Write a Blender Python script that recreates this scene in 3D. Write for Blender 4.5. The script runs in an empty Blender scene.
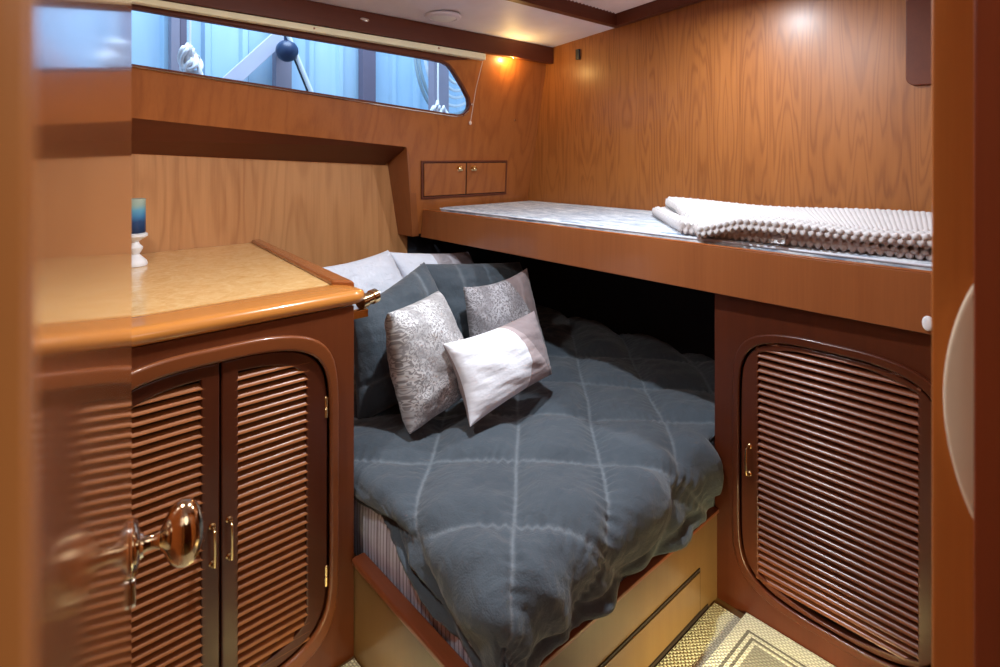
import bpy, bmesh, math, random
import numpy as np
from mathutils import Vector, Matrix
R = math.radians
random.seed(4)
rng = np.random.default_rng(7)
SC = bpy.context.scene
COL = SC.collection

# ------------------------------------------------------------------ camera
EYE = 1.35
YAW = R(41.9)
cam = bpy.data.cameras.new('camera')
cam.sensor_width = 36.0
cam.lens = 36.0 * 557 / 1000
cam.shift_y = -0.1765
cam.clip_start = 0.01
cam.dof.use_dof = True
cam.dof.focus_distance = 1.9
cam.dof.aperture_fstop = 6.0
camo = bpy.data.objects.new('camera', cam)
COL.objects.link(camo)
camo.location = (0, 0, EYE)
camo.rotation_euler = (R(90), 0, -YAW)
SC.camera = camo

# ------------------------------------------------------------------ world, exposure
w = bpy.data.worlds.new('world'); SC.world = w; w.use_nodes = True
w.node_tree.nodes['Background'].inputs[0].default_value = (0.42, 0.66, 1.0, 1)
w.node_tree.nodes['Background'].inputs[1].default_value = 1.6
SC.view_settings.view_transform = 'Standard'
SC.view_settings.look = 'None'
SC.view_settings.exposure = 0.0
SC.view_settings.gamma = 1.0
SC.view_settings.use_curve_mapping = False

# ------------------------------------------------------------------ lights
def light(name, kind, loc, power, color, size=0.1, target=None, size_y=None, spot=None, blend=0.4):
    l = bpy.data.lights.new(name, kind); l.energy = power; l.color = color
    if kind == 'AREA':
        l.size = size
        if size_y: l.shape = 'RECTANGLE'; l.size_y = size_y
        else: l.shape = 'DISK'
    else:
        l.shadow_soft_size = size
    if kind == 'SPOT':
        l.spot_size = R(spot or 90); l.spot_blend = blend
    o = bpy.data.objects.new(name, l); COL.objects.link(o); o.location = loc
    if target is not None:
        o.rotation_euler = (Vector(target) - Vector(loc)).to_track_quat('-Z', 'Y').to_euler()
    return o
COOL = (0.86, 0.93, 1.0); NEUT = (1.0, 0.97, 0.93); WARM = (1.0, 0.62, 0.20)
light('hatch_lamp', 'AREA', (1.86, 0.98, 1.985), 11, COOL, 0.07, (1.86, 0.98, 0))
light('cabin_downlight', 'AREA', (0.98, 1.00, 1.985), 21, COOL, 0.06, (0.98, 1.0, 0))
light('cabin_downlight', 'AREA', (0.05, 1.08, 1.985), 9, NEUT, 0.12, (0.15, 1.2, 0))
light('passage_fill', 'AREA', (0.3, -0.55, 1.9), 4.5, NEUT, 0.8, (0.6, 1.2, 0.9))  # unseen soft fill added behind the camera, standing for saloon lamps
light('corner_led', 'POINT', (2.00, 2.118, 1.850), 2.2, WARM, 0.008)
light('footwell_led', 'AREA', (1.28, 0.44, 0.11), 5.0, (1.0, 0.88, 0.46), 0.06, (1.40, 0.66, -0.25))
light('footwell_led', 'AREA', (0.46, 1.10, 0.11), 0.75, (1.0, 0.88, 0.46), 0.06, (0.66, 1.22, -0.25))
light('shed_daylight', 'AREA', (1.2, 2.85, 3.9), 150, (0.62, 0.78, 1.0), 2.2, (1.4, 3.6, 2.0))

# ------------------------------------------------------------------ node helpers
def newmat(name):
    m = bpy.data.materials.new(name); m.use_nodes = True
    return m, m.node_tree, m.node_tree.nodes['Principled BSDF']
def nd(nt, t, **k):
    n = nt.nodes.new(t)
    for a, b in k.items(): setattr(n, a, b)
    return n
def mth(nt, op, a, b=None, clamp=False):
    n = nt.nodes.new('ShaderNodeMath'); n.operation = op; n.use_clamp = clamp
    for i, v in enumerate((a, b)):
        if v is None: continue
        if isinstance(v, (int, float)): n.inputs[i].default_value = v
        else: nt.links.new(v, n.inputs[i])
    return n.outputs[0]
def mixc(nt, fac, a, b, mode='MIX'):
    n = nt.nodes.new('ShaderNodeMix'); n.data_type = 'RGBA'; n.blend_type = mode
    for i, v in ((0, fac), (6, a), (7, b)):
        if isinstance(v, (int, float)): n.inputs[i].default_value = v
        elif isinstance(v, tuple): n.inputs[i].default_value = (*v, 1) if len(v) == 3 else v
        else: nt.links.new(v, n.inputs[i])
    return n.outputs[2]
def ramp(nt, fac, stops):
    n = nt.nodes.new('ShaderNodeValToRGB'); e = n.color_ramp.elements
    while len(e) < len(stops): e.new(0.5)
    for x, (p, c) in zip(e, stops):
        x.position = p; x.color = (*c, 1) if isinstance(c, tuple) else (c, c, c, 1)
    nt.links.new(fac, n.inputs[0]); return n.outputs[0]
def noise(nt, vec, scale, detail=3, rough=.5, dist=0):
    n = nt.nodes.new('ShaderNodeTexNoise')
    n.inputs['Scale'].default_value = scale; n.inputs['Detail'].default_value = detail
    n.inputs['Roughness'].default_value = rough; n.inputs['Distortion'].default_value = dist
    nt.links.new(vec, n.inputs['Vector']); return n.outputs['Fac']
def mapping(nt, scale, loc=(0, 0, 0), rot=(0, 0, 0), coord='Object'):
    t = nt.nodes.new('ShaderNodeTexCoord'); m = nt.nodes.new('ShaderNodeMapping')
    m.inputs['Scale'].default_value = scale; m.inputs['Location'].default_value = loc
    m.inputs['Rotation'].default_value = rot
    nt.links.new(t.outputs[coord], m.inputs['Vector']); return m.outputs[0]
def bump(nt, bs, h, strength, dist):
    b = nt.nodes.new('ShaderNodeBump'); b.inputs['Strength'].default_value = strength
    b.inputs['Distance'].default_value = dist
    nt.links.new(h, b.inputs['Height']); nt.links.new(b.outputs[0], bs.inputs['Normal'])

def wood(name, light_c, dark_c, axis='z', figure=1.0, lines=34, rough=.32, coat=.35, coat_rough=.08, spec=.35, k=5.0, off=(0, 0, 0), stretch=.13, book=0):
    """varnished veneer: contour lines of a stretched noise give the cathedral figure"""
    m, nt, bs = newmat(name)
    s = {'x': (stretch, 1, 1), 'y': (1, stretch, 1), 'z': (1, 1, stretch)}[axis]
    f = {'x': (.03, 1, 1), 'y': (1, .03, 1), 'z': (1, 1, .03)}[axis]
    v = mapping(nt, s, off); vf = mapping(nt, f)
    if book:        # book-matched leaves: the figure mirrors every leaf width
        sp = nd(nt, 'ShaderNodeSeparateXYZ'); nt.links.new(v, sp.inputs[0])
        cb = nd(nt, 'ShaderNodeCombineXYZ')
        pp = mth(nt, 'PINGPONG', sp.outputs[1], book)
        leaf = mth(nt, 'FLOOR', mth(nt, 'DIVIDE', sp.outputs[1], book * 2))
        nt.links.new(mth(nt, 'ADD', sp.outputs[0], mth(nt, 'MULTIPLY', leaf, .035)), cb.inputs[0]); nt.links.new(pp, cb.inputs[1]); nt.links.new(sp.outputs[2], cb.inputs[2]); v = cb.outputs[0]
    n = noise(nt, v, k, 2, .45, .25)
    c = mth(nt, 'SINE', mth(nt, 'MULTIPLY', n, float(lines * 2)))
    c = mth(nt, 'ADD', mth(nt, 'MULTIPLY', c, .5), .5)
    c = mth(nt, 'POWER', c, 2.2)
    broad = noise(nt, v, k * .5, 2)
    fib = noise(nt, vf, 150, 3, .7)
    fib2 = noise(nt, vf, 30, 3, .6)
    fac = mth(nt, 'MULTIPLY', c, .42 * figure)
    fac = mth(nt, 'ADD', fac, mth(nt, 'MULTIPLY', mth(nt, 'SUBTRACT', fib, .5), .55))
    fac = mth(nt, 'ADD', fac, mth(nt, 'MULTIPLY', mth(nt, 'SUBTRACT', fib2, .5), .55))
    fac = mth(nt, 'ADD', fac, mth(nt, 'MULTIPLY', mth(nt, 'SUBTRACT', broad, .4), .8), True)
    nt.links.new(mixc(nt, fac, light_c, dark_c), bs.inputs['Base Color'])
    bs.inputs['Roughness'].default_value = rough; bs.inputs['Specular IOR Level'].default_value = spec
    bs.inputs['Coat Weight'].default_value = coat
    bs.inputs['Coat Roughness'].default_value = coat_rough
    return m
def plain(name, c, rough=.5, metal=0, coat=0, spec=.5, sheen=0):
    m, nt, bs = newmat(name)
    v = mapping(nt, (1, 1, 1)); n = noise(nt, v, 12, 3)
    nt.links.new(mixc(nt, n, tuple(x * .93 for x in c), tuple(min(1, x * 1.07) for x in c)), bs.inputs['Base Color'])
    bs.inputs['Roughness'].default_value = rough; bs.inputs['Metallic'].default_value = metal
    bs.inputs['Coat Weight'].default_value = coat; bs.inputs['Specular IOR Level'].default_value = spec
    bs.inputs['Sheen Weight'].default_value = sheen
    return m

M = {}
M['panel'] = wood('cherry_panel_flame', (.345, .120, .027), (.16, .043, .008), 'z', .9, 42, .42, .4, .3, k=11, stretch=.11, book=.125)
M['panel2'] = wood('cherry_panel_hull', (.36, .115, .028), (.19, .048, .010), 'z', .7, 26, .40, .2, .2, k=6.0, off=(3, 1, 0), stretch=.15)
M['niche'] = wood('cherry_niche_pale', (.60, .29, .115), (.34, .13, .042), 'z', .7, 24, .42, .2, .2, k=7, off=(1, 4, 2), stretch=.13)
M['fascia'] = wood('cherry_fascia', (.29, .095, .03), (.165, .046, .014), 'z', .3, 8, .34, .3, .12, k=8, off=(0, 2, 0), stretch=.1)
M['cab'] = wood('mahogany_cabinet', (.082, .0175, .006), (.043, .0095, .004), 'z', .35, 8, .34, .22, .12, k=6, off=(2, 0, 1), stretch=.12)
M['cabbody'] = wood('mahogany_carcass', (.150, .037, .011), (.08, .019, .006), 'z', .4, 8, .36, .2, .15, k=6, off=(2, 0, 1), stretch=.12)
M['mould'] = wood('mahogany_moulding', (.20, .055, .016), (.12, .03, .009), 'x', .2, 6, .3, .3, .12, k=6, stretch=.12)
M['trim'] = wood('mahogany_trim', (.13, .032, .013), (.07, .015, .007), 'x', .3, 6, .5, .05, .12, k=6, off=(0, 0, 0), stretch=.1)
M['slat'] = wood('mahogany_slat_x', (.33, .112, .034), (.20, .062, .018), 'x', .2, 6, .36, .12, .2, k=9, off=(0, 0, 0), stretch=.08)
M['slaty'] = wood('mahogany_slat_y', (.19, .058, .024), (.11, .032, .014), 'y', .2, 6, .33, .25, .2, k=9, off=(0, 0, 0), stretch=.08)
M['nose'] = wood('cherry_nosing', (.56, .215, .043), (.40, .13, .023), 'x', .4, 6, .25, .7, .06, k=5, off=(0, 0, 0), stretch=.1)
M['rail'] = wood('cherry_rail', (.34, .10, .025), (.2, .05, .012), 'y', .4, 6, .25, .6, .08, k=5, off=(0, 0, 0), stretch=.1)
M['door'] = wood('varnished_door', (.42, .13, .035), (.26, .07, .018), 'z', .3, 8, .25, 1, .085, k=5, off=(0, 0, 0), stretch=.1)
M['post'] = wood('varnished_post', (.56, .19, .04), (.38, .11, .022), 'z', .3, 8, .35, .5, .15, k=6, off=(0, 0, 0), stretch=.1)
M['jamb'] = wood('varnished_jamb', (.74, .27, .07), (.55, .18, .045), 'z', .3, 8, .4, .3, .2, k=6, stretch=.1)
M['postdark'] = wood('varnished_casing', (.24, .045, .014), (.16, .028, .009), 'z', .3, 8, .35, .5, .15, k=6, off=(0, 0, 0), stretch=.1)
M['bedwood'] = wood('golden_bed_panel', (.17, .09, .033), (.11, .052, .018), 'z', .3, 8, .36, .3, .15, k=8, off=(5, 0, 0), stretch=.08)
M['bedrail'] = wood('red_bed_rail', (.25, .065, .022), (.15, .035, .013), 'y', .3, 6, .36, .3, .15, k=6, off=(0, 0, 0), stretch=.1)
M['darkgap'] = plain('dark_gap', (.02, .008, .004), .8)
M['white'] = plain('white_headliner', (.76, .73, .82), .6)
M['whiteplastic'] = plain('white_plastic', (.82, .82, .84), .35)
M['brass'] = plain('polished_brass', (.78, .58, .30), .16, 1)
M['chrome'] = plain('chrome', (.80, .74, .66), .07, 1)
M['knobmetal'] = plain('egg_knob_brass', (.62, .45, .28), .09, 1)
M['cream'] = plain('cream_plastic', (.78, .66, .50), .35)
M['blind'] = plain('cream_blind_fabric', (.92, .87, .60), .6)
M['cord'] = plain('white_cord', (.72, .62, .55), .6)
M['black'] = plain('black_rubber', (.015, .02, .035), .4)
M['navy'] = plain('dark_blue_float', (.012, .03, .08), .35)
M['bluepost'] = plain('grey_brown_timber', (.25, .235, .29), .8)
M['bluepostd'] = plain('dark_brown_timber', (.14, .12, .165), .8)
M['brace'] = plain('pale_timber', (.50, .52, .62), .8)
M['hose'] = plain('pale_hose', (.70, .76, .78), .5)
M['hosed'] = plain('green_grey_hose', (.30, .40, .44), .5)

def inlay():
    m, nt, bs = newmat('maple_burl_inlay')
    v = mapping(nt, (1, 1, 1)); a = noise(nt, v, 22, 5, .65, 1.2); b = noise(nt, v, 90, 3, .6, .5)
    f = mth(nt, 'ADD', mth(nt, 'MULTIPLY', a, .7), mth(nt, 'MULTIPLY', b, .3))
    nt.links.new(ramp(nt, f, [(.3, (.66, .36, .11)), (.5, (.80, .50, .20)), (.68, (.88, .62, .30))]), bs.inputs['Base Color'])
    bs.inputs['Roughness'].default_value = .25; bs.inputs['Coat Weight'].default_value = .6; bs.inputs['Coat Roughness'].default_value = .1
    return m
M['inlay'] = inlay()

def quilt_mat():
    m, nt, bs = newmat('slate_washed_cotton')
    v = mapping(nt, (1, 1, 1)); a = noise(nt, v, 7, 4, .6); b = noise(nt, v, 260, 2)
    c = mixc(nt, a, (.052, .067, .085), (.090, .110, .130))
    at = nd(nt, 'ShaderNodeAttribute', attribute_name='seam')
    f = mth(nt, 'MULTIPLY', at.outputs['Fac'], mth(nt, 'ADD', noise(nt, v, 120, 3, .7), .1), True)
    c = mixc(nt, f, c, (.20, .228, .255))
    nt.links.new(c, bs.inputs['Base Color'])
    bs.inputs['Roughness'].default_value = .9; bs.inputs['Sheen Weight'].default_value = .25
    bs.inputs['Specular IOR Level'].default_value = .2
    w1 = noise(nt, v, 20, 4, .55, .4)
    bump(nt, bs, mth(nt, 'ADD', w1, mth(nt, 'MULTIPLY', b, .15)), .42, .018)
    return m
M['quilt'] = quilt_mat()

def stripe_mat():
    m, nt, bs = newmat('striped_ticking')
    uv = mapping(nt, (1, 1, 1), coord='UV'); sx = nd(nt, 'ShaderNodeSeparateXYZ'); nt.links.new(uv, sx.inputs[0])
    a = mth(nt, 'FRACT', mth(nt, 'MULTIPLY', sx.outputs[0], 62.0))
    b = mth(nt, 'FRACT', mth(nt, 'MULTIPLY', sx.outputs[0], 19.0))
    f = mth(nt, 'ADD', mth(nt, 'MULTIPLY', mth(nt, 'LESS_THAN', a, .26), .75), mth(nt, 'MULTIPLY', mth(nt, 'LESS_THAN', b, .3), .35), True)
    nt.links.new(mixc(nt, f, (.68, .68, .82), (.20, .16, .23)), bs.inputs['Base Color'])
    bs.inputs['Roughness'].default_value = .9; bump(nt, bs, noise(nt, mapping(nt, (1, 1, 1)), 18, 3), .4, .01)
    return m
M['stripe'] = stripe_mat()

def coral_mat(name, c1, c2, corner=None, scale=42):
    m, nt, bs = newmat(name)
    uv = mapping(nt, (1, 1, 1), coord='UV')
    n = noise(nt, uv, scale * .55, 1, .5, .5)
    c = mth(nt, 'SINE', mth(nt, 'MULTIPLY', n, 30.0))
    f = mth(nt, 'MULTIPLY', mth(nt, 'ADD', c, .35), 2.2, True)
    big = ramp(nt, noise(nt, uv, 3.2, 2), [(.40, .25), (.56, 1.0)])
    col = mixc(nt, mth(nt, 'MULTIPLY', f, big), c1, c2)
    if corner:
        sx = nd(nt, 'ShaderNodeSeparateXYZ'); nt.links.new(uv, sx.inputs[0])
        g = mth(nt, 'ADD', sx.outputs[0], mth(nt, 'MULTIPLY', sx.outputs[1], .55))
        col = mixc(nt, mth(nt, 'GREATER_THAN', g, corner[0]), col, corner[1])
    nt.links.new(col, bs.inputs['Base Color']); bs.inputs['Roughness'].default_value = .7
    bs.inputs['Sheen Weight'].default_value = .2
    bump(nt, bs, noise(nt, uv, 7, 3, .6), .3, .02)
    return m
M['coralA'] = coral_mat('silver_coral_fabric', (.30, .29, .30), (.72, .72, .74))
M['coralB'] = coral_mat('taupe_coral_fabric', (.19, .175, .19), (.46, .45, .48), (1.12, (.26, .20, .20)))
def twotone():
    m, nt, bs = newmat('white_taupe_block_fabric')
    uv = mapping(nt, (1, 1, 1), coord='UV'); sx = nd(nt, 'ShaderNodeSeparateXYZ'); nt.links.new(uv, sx.inputs[0])
    x, y = sx.outputs[0], sx.outputs[1]
    # a big white disc entering from the left, taupe beyond it, paler crescent between
    d = mth(nt, 'SQRT', mth(nt, 'ADD', mth(nt, 'POWER', mth(nt, 'MULTIPLY', mth(nt, 'SUBTRACT', x, .12), 1.7), 2.0), mth(nt, 'POWER', mth(nt, 'SUBTRACT', y, .45), 2.0)))
    c = mixc(nt, mth(nt, 'GREATER_THAN', d, .86), (.86, .89, .96), (.40, .34, .35))
    e = mth(nt, 'ADD', x, mth(nt, 'MULTIPLY', y, .35))
    c2 = mixc(nt, mth(nt, 'GREATER_THAN', e, .92), (.46, .38, .39), (.29, .235, .245))
    c = mixc(nt, mth(nt, 'GREATER_THAN', d, .86), c, c2)
    back = mth(nt, 'LESS_THAN', x, -.0)
    nt.links.new(c, bs.inputs['Base Color']); bs.inputs['Roughness'].default_value = .75; bs.inputs['Sheen Weight'].default_value = .2
    bump(nt, bs, noise(nt, uv, 6, 3, .6), .22, .02)
    return m
M['twotone'] = twotone()
M['taupe'] = plain('taupe_fabric', (.34, .28, .28), .85)
def whitecase(name, c, extra=None):
    m, nt, bs = newmat(name)
    uv = mapping(nt, (1, 1, 1), coord='UV'); sx = nd(nt, 'ShaderNodeSeparateXYZ'); nt.links.new(uv, sx.inputs[0])
    col = c
    if extra:
        g = mth(nt, 'ADD', sx.outputs[0], mth(nt, 'MULTIPLY', sx.outputs[1], -.15))
        col = mixc(nt, mth(nt, 'GREATER_THAN', g, .28), c, extra[0])
        col = mixc(nt, mth(nt, 'GREATER_THAN', mth(nt, 'ADD', sx.outputs[0], mth(nt, 'MULTIPLY', sx.outputs[1], .5)), 1.08), col, extra[1])
        nt.links.new(col, bs.inputs['Base Color'])
    else:
        bs.inputs['Base Color'].default_value = (*c, 1)
    bs.inputs['Roughness'].default_value = .85; bs.inputs['Sheen Weight'].default_value = .2
    bump(nt, bs, noise(nt, uv, 7, 3, .6, .6), .6, .02)
    return m
M['whitecase'] = whitecase('white_cotton', (.72, .76, .86))
M['whitecase2'] = whitecase('white_and_grey_cotton', (.72, .76, .86), ((.46, .43, .47), (.24, .19, .22)))

def knit():
    m, nt, bs = newmat('chunky_cream_wool')
    v = mapping(nt, (1, 1, 1)); a = noise(nt, v, 300, 3); b = noise(nt, v, 5, 2)
    nt.links.new(mixc(nt, mth(nt, 'MULTIPLY', a, b), (.60, .57, .575), (.38, .35, .35)), bs.inputs['Base Color'])
    bs.inputs['Roughness'].default_value = .95; bs.inputs['Sheen Weight'].default_value = .3
    bump(nt, bs, a, .5, .003)
    return m
M['knit'] = knit()
def mattop():
    m, nt, bs = newmat('blue_grey_marled_ticking')
    v = mapping(nt, (60, 9, 30), rot=(0, 0, R(20))); a = noise(nt, v, 1.6, 4, .7)
    nt.links.new(ramp(nt, a, [(.38, (.20, .26, .36)), (.5, (.46, .51, .58)), (.62, (.72, .75, .78))]), bs.inputs['Base Color'])
    bs.inputs['Roughness'].default_value = .85
    bump(nt, bs, a, .35, .004)
    return m
M['mattop'] = mattop()
def sisal(name, c1, c2, border=None):
    m, nt, bs = newmat(name)
    v = mapping(nt, (1, 1, 1)); sx = nd(nt, 'ShaderNodeSeparateXYZ'); nt.links.new(v, sx.inputs[0])
    fy = mth(nt, 'MULTIPLY', sx.outputs[0], 1 / .008); fx = mth(nt, 'MULTIPLY', sx.outputs[1], 1 / .012)
    par = mth(nt, 'MULTIPLY', mth(nt, 'FLOOR', fy), .5)
    hx = mth(nt, 'SINE', mth(nt, 'MULTIPLY', mth(nt, 'FRACT', mth(nt, 'ADD', fx, par)), math.pi))
    hy = mth(nt, 'SINE', mth(nt, 'MULTIPLY', mth(nt, 'FRACT', fy), math.pi))
    h = mth(nt, 'SQRT', mth(nt, 'MULTIPLY', hx, hy))
    c = mixc(nt, h, c1, c2)
    if border:      # dark woven field with a line border, in object metres
        x0, y0 = border
        ux = mth(nt, 'SUBTRACT', x0, sx.outputs[0]); uy = mth(nt, 'SUBTRACT', y0, sx.outputs[1])
        d = mth(nt, 'MINIMUM', ux, uy)
        field = mth(nt, 'GREATER_THAN', d, .036)
        ln = mth(nt, 'MULTIPLY', mth(nt, 'GREATER_THAN', d, .0), mth(nt, 'LESS_THAN', d, .008))
        ln2 = mth(nt, 'MULTIPLY', mth(nt, 'GREATER_THAN', d, .018), mth(nt, 'LESS_THAN', d, .026))
        chk = mth(nt, 'GREATER_THAN', mth(nt, 'SINE', mth(nt, 'MULTIPLY', mth(nt, 'ADD', sx.outputs[0], sx.outputs[1]), 700.0)), -.3)
        f = mth(nt, 'ADD', mth(nt, 'MULTIPLY', field, .80), mth(nt, 'ADD', ln, ln2), True)
        c = mixc(nt, mth(nt, 'MULTIPLY', f, .85), c, (.10, .08, .06))
    nt.links.new(c, bs.inputs['Base Color']); bs.inputs['Roughness'].default_value = .95
    bump(nt, bs, h, .8, .004)
    return m
M['sisal'] = sisal('woven_sisal', (.34, .31, .19), (.84, .80, .60))
M['rug'] = sisal('woven_bordered_rug', (.36, .33, .22), (.86, .82, .66), (1.575 - 1.30, .705 - .40))
def corr():
    m, nt, bs = newmat('blue_painted_steel_sheet')
    v = mapping(nt, (1, 1, .15)); n = noise(nt, v, 6, 4, .6)
    nt.links.new(mixc(nt, n, (.30, .50, .68), (.50, .68, .80)), bs.inputs['Base Color']); bs.inputs['Roughness'].default_value = .45
    return m
M['steel'] = corr()
def ornament():
    m, nt, bs = newmat('painted_seascape_block')
    v = mapping(nt, (1, 1, 1)); sx = nd(nt, 'ShaderNodeSeparateXYZ'); nt.links.new(v, sx.inputs[0])
    z = mth(nt, 'ADD', sx.outputs[2], mth(nt, 'MULTIPLY', noise(nt, v, 40, 3), .01))
    nt.links.new(ramp(nt, mth(nt, 'MULTIPLY', mth(nt, 'SUBTRACT', z, .115), 8.0), [(0, (.01, .025, .07)), (.3, (.02, .06, .16)), (.45, (.05, .2, .4)), (.62, (.12, .35, .5)), (.75, (.3, .42, .36)), (1, (.42, .48, .4))]), bs.inputs['Base Color'])
    bs.inputs['Roughness'].default_value = .3
    return m
M['seascape'] = ornament()
def glass():
    m, nt, bs = newmat('clear_window_glass')
    bs.inputs['Base Color'].default_value = (1, 1, 1, 1); bs.inputs['Roughness'].default_value = 0
    bs.inputs['Transmission Weight'].default_value = 1; bs.inputs['IOR'].default_value = 1.05
    n = mapping(nt, (1, 1, 1)); nt.links.new(mixc(nt, noise(nt, n, 1, 1), (.97, .98, 1), (1, 1, 1)), bs.inputs['Base Color'])
    return m
M['glass'] = glass()
M['bunkshade'] = plain('dark_navy_bunk_shade', (.010, .011, .018), .9)  # near-black colour stands in for the deep shade under the bunk
def pleat():
    return plain('pink_white_pleats', (.92, .76, .72), .6)
M['pleat'] = pleat()

# ------------------------------------------------------------------ object helpers
def wloc(o):
    p = Vector((0, 0, 0))
    while o is not None:
        p += o.location; o = o.parent
    return p
def obj(name, geo, mat, parent=None, origin=None, smooth=True, angle=35):
    """geo: bmesh or mesh in WORLD coordinates"""
    if isinstance(geo, bmesh.types.BMesh):
        me = bpy.data.meshes.new(name); bmesh.ops.recalc_face_normals(geo, faces=geo.faces); geo.to_mesh(me); geo.free()
    else: me = geo; me.name = name
    o = bpy.data.objects.new(name, me); COL.objects.link(o)
    base = wloc(parent) if parent else Vector((0, 0, 0))
    if origin is None: origin = base
    me.transform(Matrix.Translation(-Vector(origin)))
    o.parent = parent; o.location = Vector(origin) - base
    if not me.materials: me.materials.append(mat)
    if smooth:
        me.shade_smooth(); me.set_sharp_from_angle(angle=R(angle))
        if angle <= 35:
            wn = o.modifiers.new('weighted', 'WEIGHTED_NORMAL'); wn.keep_sharp = True; wn.weight = 100
    return o
def tag(o, label, cat, group=None):
    o['label'] = label; o['category'] = cat
    if group: o['group'] = group
    return o
def thing(name, label, cat, loc, group=None):
    o = bpy.data.objects.new(name, None); COL.objects.link(o); o.location = loc; o.empty_display_size = .05
    return tag(o, label, cat, group)
def struct(name, geo, mat, parent=None, **k):
    o = obj(name, geo, mat, parent, **k)
    if parent is None: o['kind'] = 'structure'
    return o
def B(): return bmesh.new()
def box(bm, x0, x1, y0, y1, z0, z1, bev=0, seg=2):
    t = bmesh.new()
    vs = [t.verts.new((x, y, z)) for x in (x0, x1) for y in (y0, y1) for z in (z0, z1)]
    for f in ((0, 1, 3, 2), (4, 6, 7, 5), (0, 4, 5, 1), (2, 3, 7, 6), (0, 2, 6, 4), (1, 5, 7, 3)): t.faces.new([vs[i] for i in f])
    bmesh.ops.recalc_face_normals(t, faces=t.faces)
    if bev: bmesh.ops.bevel(t, geom=t.edges[:], offset=bev, segments=seg, affect='EDGES', profile=.5)
    merge(bm, t); return bm
def merge(bm, t):
    me = bpy.data.meshes.new('tmp'); t.to_mesh(me); t.free(); bm.from_mesh(me); bpy.data.meshes.remove(me)
def hexa(bm, pts, bev=0, seg=2):
    """pts: 4 bottom + 4 top points"""
    t = bmesh.new(); vs = [t.verts.new(p) for p in pts]
    for f in ((3, 2, 1, 0), (4, 5, 6, 7), (0, 1, 5, 4), (1, 2, 6, 5), (2, 3, 7, 6), (3, 0, 4, 7)): t.faces.new([vs[i] for i in f])
    bmesh.ops.recalc_face_normals(t, faces=t.faces)
    if bev: bmesh.ops.bevel(t, geom=t.edges[:], offset=bev, segments=seg, affect='EDGES', profile=.5)
    merge(bm, t); return bm
def lathe(bm, prof, c, axis=(0, 0, 1), n=32, scale=(1, 1)):
    """prof: (r, h) list along axis from point c; scale stretches the two cross axes"""
    ax = Vector(axis).normalized(); q = ax.to_track_quat('Z', 'Y').to_matrix()
    rings = []
    for r, h in prof:
        rings.append([bm.verts.new(Vector(c) + q @ Vector((r * scale[0] * math.cos(2 * math.pi * i / n), r * scale[1] * math.sin(2 * math.pi * i / n), h))) for i in range(n)])
    for a, b in zip(rings, rings[1:]):
        for i in range(n): bm.faces.new((a[i], a[(i + 1) % n], b[(i + 1) % n], b[i]))
    bm.faces.new(rings[0][::-1]); bm.faces.new(rings[-1]); return bm
def tube(bm, pts, r, n=10, closed=False):
    pts = [Vector(p) for p in pts]; rings = []
    up = Vector((0, 0, 1)); prev = None
    for i, p in enumerate(pts):
        d = (pts[min(i + 1, len(pts) - 1)] - pts[max(i - 1, 0)]).normalized()
        if prev is None:
            a = d.cross(up)
            if a.length < .1: a = d.cross(Vector((1, 0, 0)))
            a.normalize()
        else:
            a = (prev - d * prev.dot(d)).normalized()
        prev = a; b = d.cross(a)
        rr = r[i] if isinstance(r, (list, tuple)) else r
        rings.append([bm.verts.new(p + a * rr * math.cos(2 * math.pi * k / n) + b * rr * math.sin(2 * math.pi * k / n)) for k in range(n)])
    for a, b in zip(rings, rings[1:]):
        for i in range(n): bm.faces.new((a[i], a[(i + 1) % n], b[(i + 1) % n], b[i]))
    bm.faces.new(rings[0][::-1]); bm.faces.new(rings[-1]); return bm
def plate(loops, t, bev, fn, res=2):
    """flat plate with holes from 2-D loops, thickness t (front at +t), mapped by fn(a,b,depth)->world"""
    cu = bpy.data.curves.new('c', 'CURVE'); cu.dimensions = '2D'; cu.fill_mode = 'BOTH'
    cu.extrude = max(t / 2 - bev, 1e-5); cu.bevel_depth = bev; cu.bevel_resolution = res; cu.offset = -bev
    for lp in loops:
        s = cu.splines.new('POLY'); s.points.add(len(lp) - 1); s.use_cyclic_u = True
        for p, q in zip(s.points, lp): p.co = (q[0], q[1], 0, 1)
    o = bpy.data.objects.new('c', cu); COL.objects.link(o)
    dg = bpy.context.evaluated_depsgraph_get(); dg.update()
    me = bpy.data.meshes.new_from_object(o.evaluated_get(dg))
    bpy.data.objects.remove(o); bpy.data.curves.remove(cu)
    for v in me.vertices: v.co = fn(v.co.x, v.co.y, v.co.z + t / 2)
    bm = bmesh.new(); bm.from_mesh(me); bpy.data.meshes.remove(me)
    bmesh.ops.remove_doubles(bm, verts=bm.verts, dist=1e-5)
    bmesh.ops.recalc_face_normals(bm, faces=bm.faces)
    return bm
def arch(cx, cz, hw, hz, x0=None, x1=None, p=3.0, q=8.0, n=120):
    """super-elliptic door outline, optionally clipped between x0 and x1"""
    pts = []
    for i in range(n):
        a = 2 * math.pi * i / n; c, s = math.cos(a), math.sin(a)
        k = (abs(c) ** p + abs(s) ** q) ** (-1 / 4.5)
        for _ in range(12):
            f = (abs(k * c)) ** p + (abs(k * s)) ** q
            k *= f ** (-1 / 4.5)
        pts.append((cx + hw * k * c, cz + hz * k * s))
    def clip(pl, lim, sign):
        out = []
        for i in range(len(pl)):
            a, b = pl[i], pl[(i + 1) % len(pl)]
            ia, ib = sign * (a[0] - lim) >= 0, sign * (b[0] - lim) >= 0
            if ia: out.append(a)
            if ia != ib:
                t = (lim - a[0]) / (b[0] - a[0]); out.append((lim, a[1] + t * (b[1] - a[1])))
        return out
    if x0 is not None: pts = clip(pts, x0, 1)
    if x1 is not None: pts = clip(pts, x1, -1)
    return pts
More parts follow.
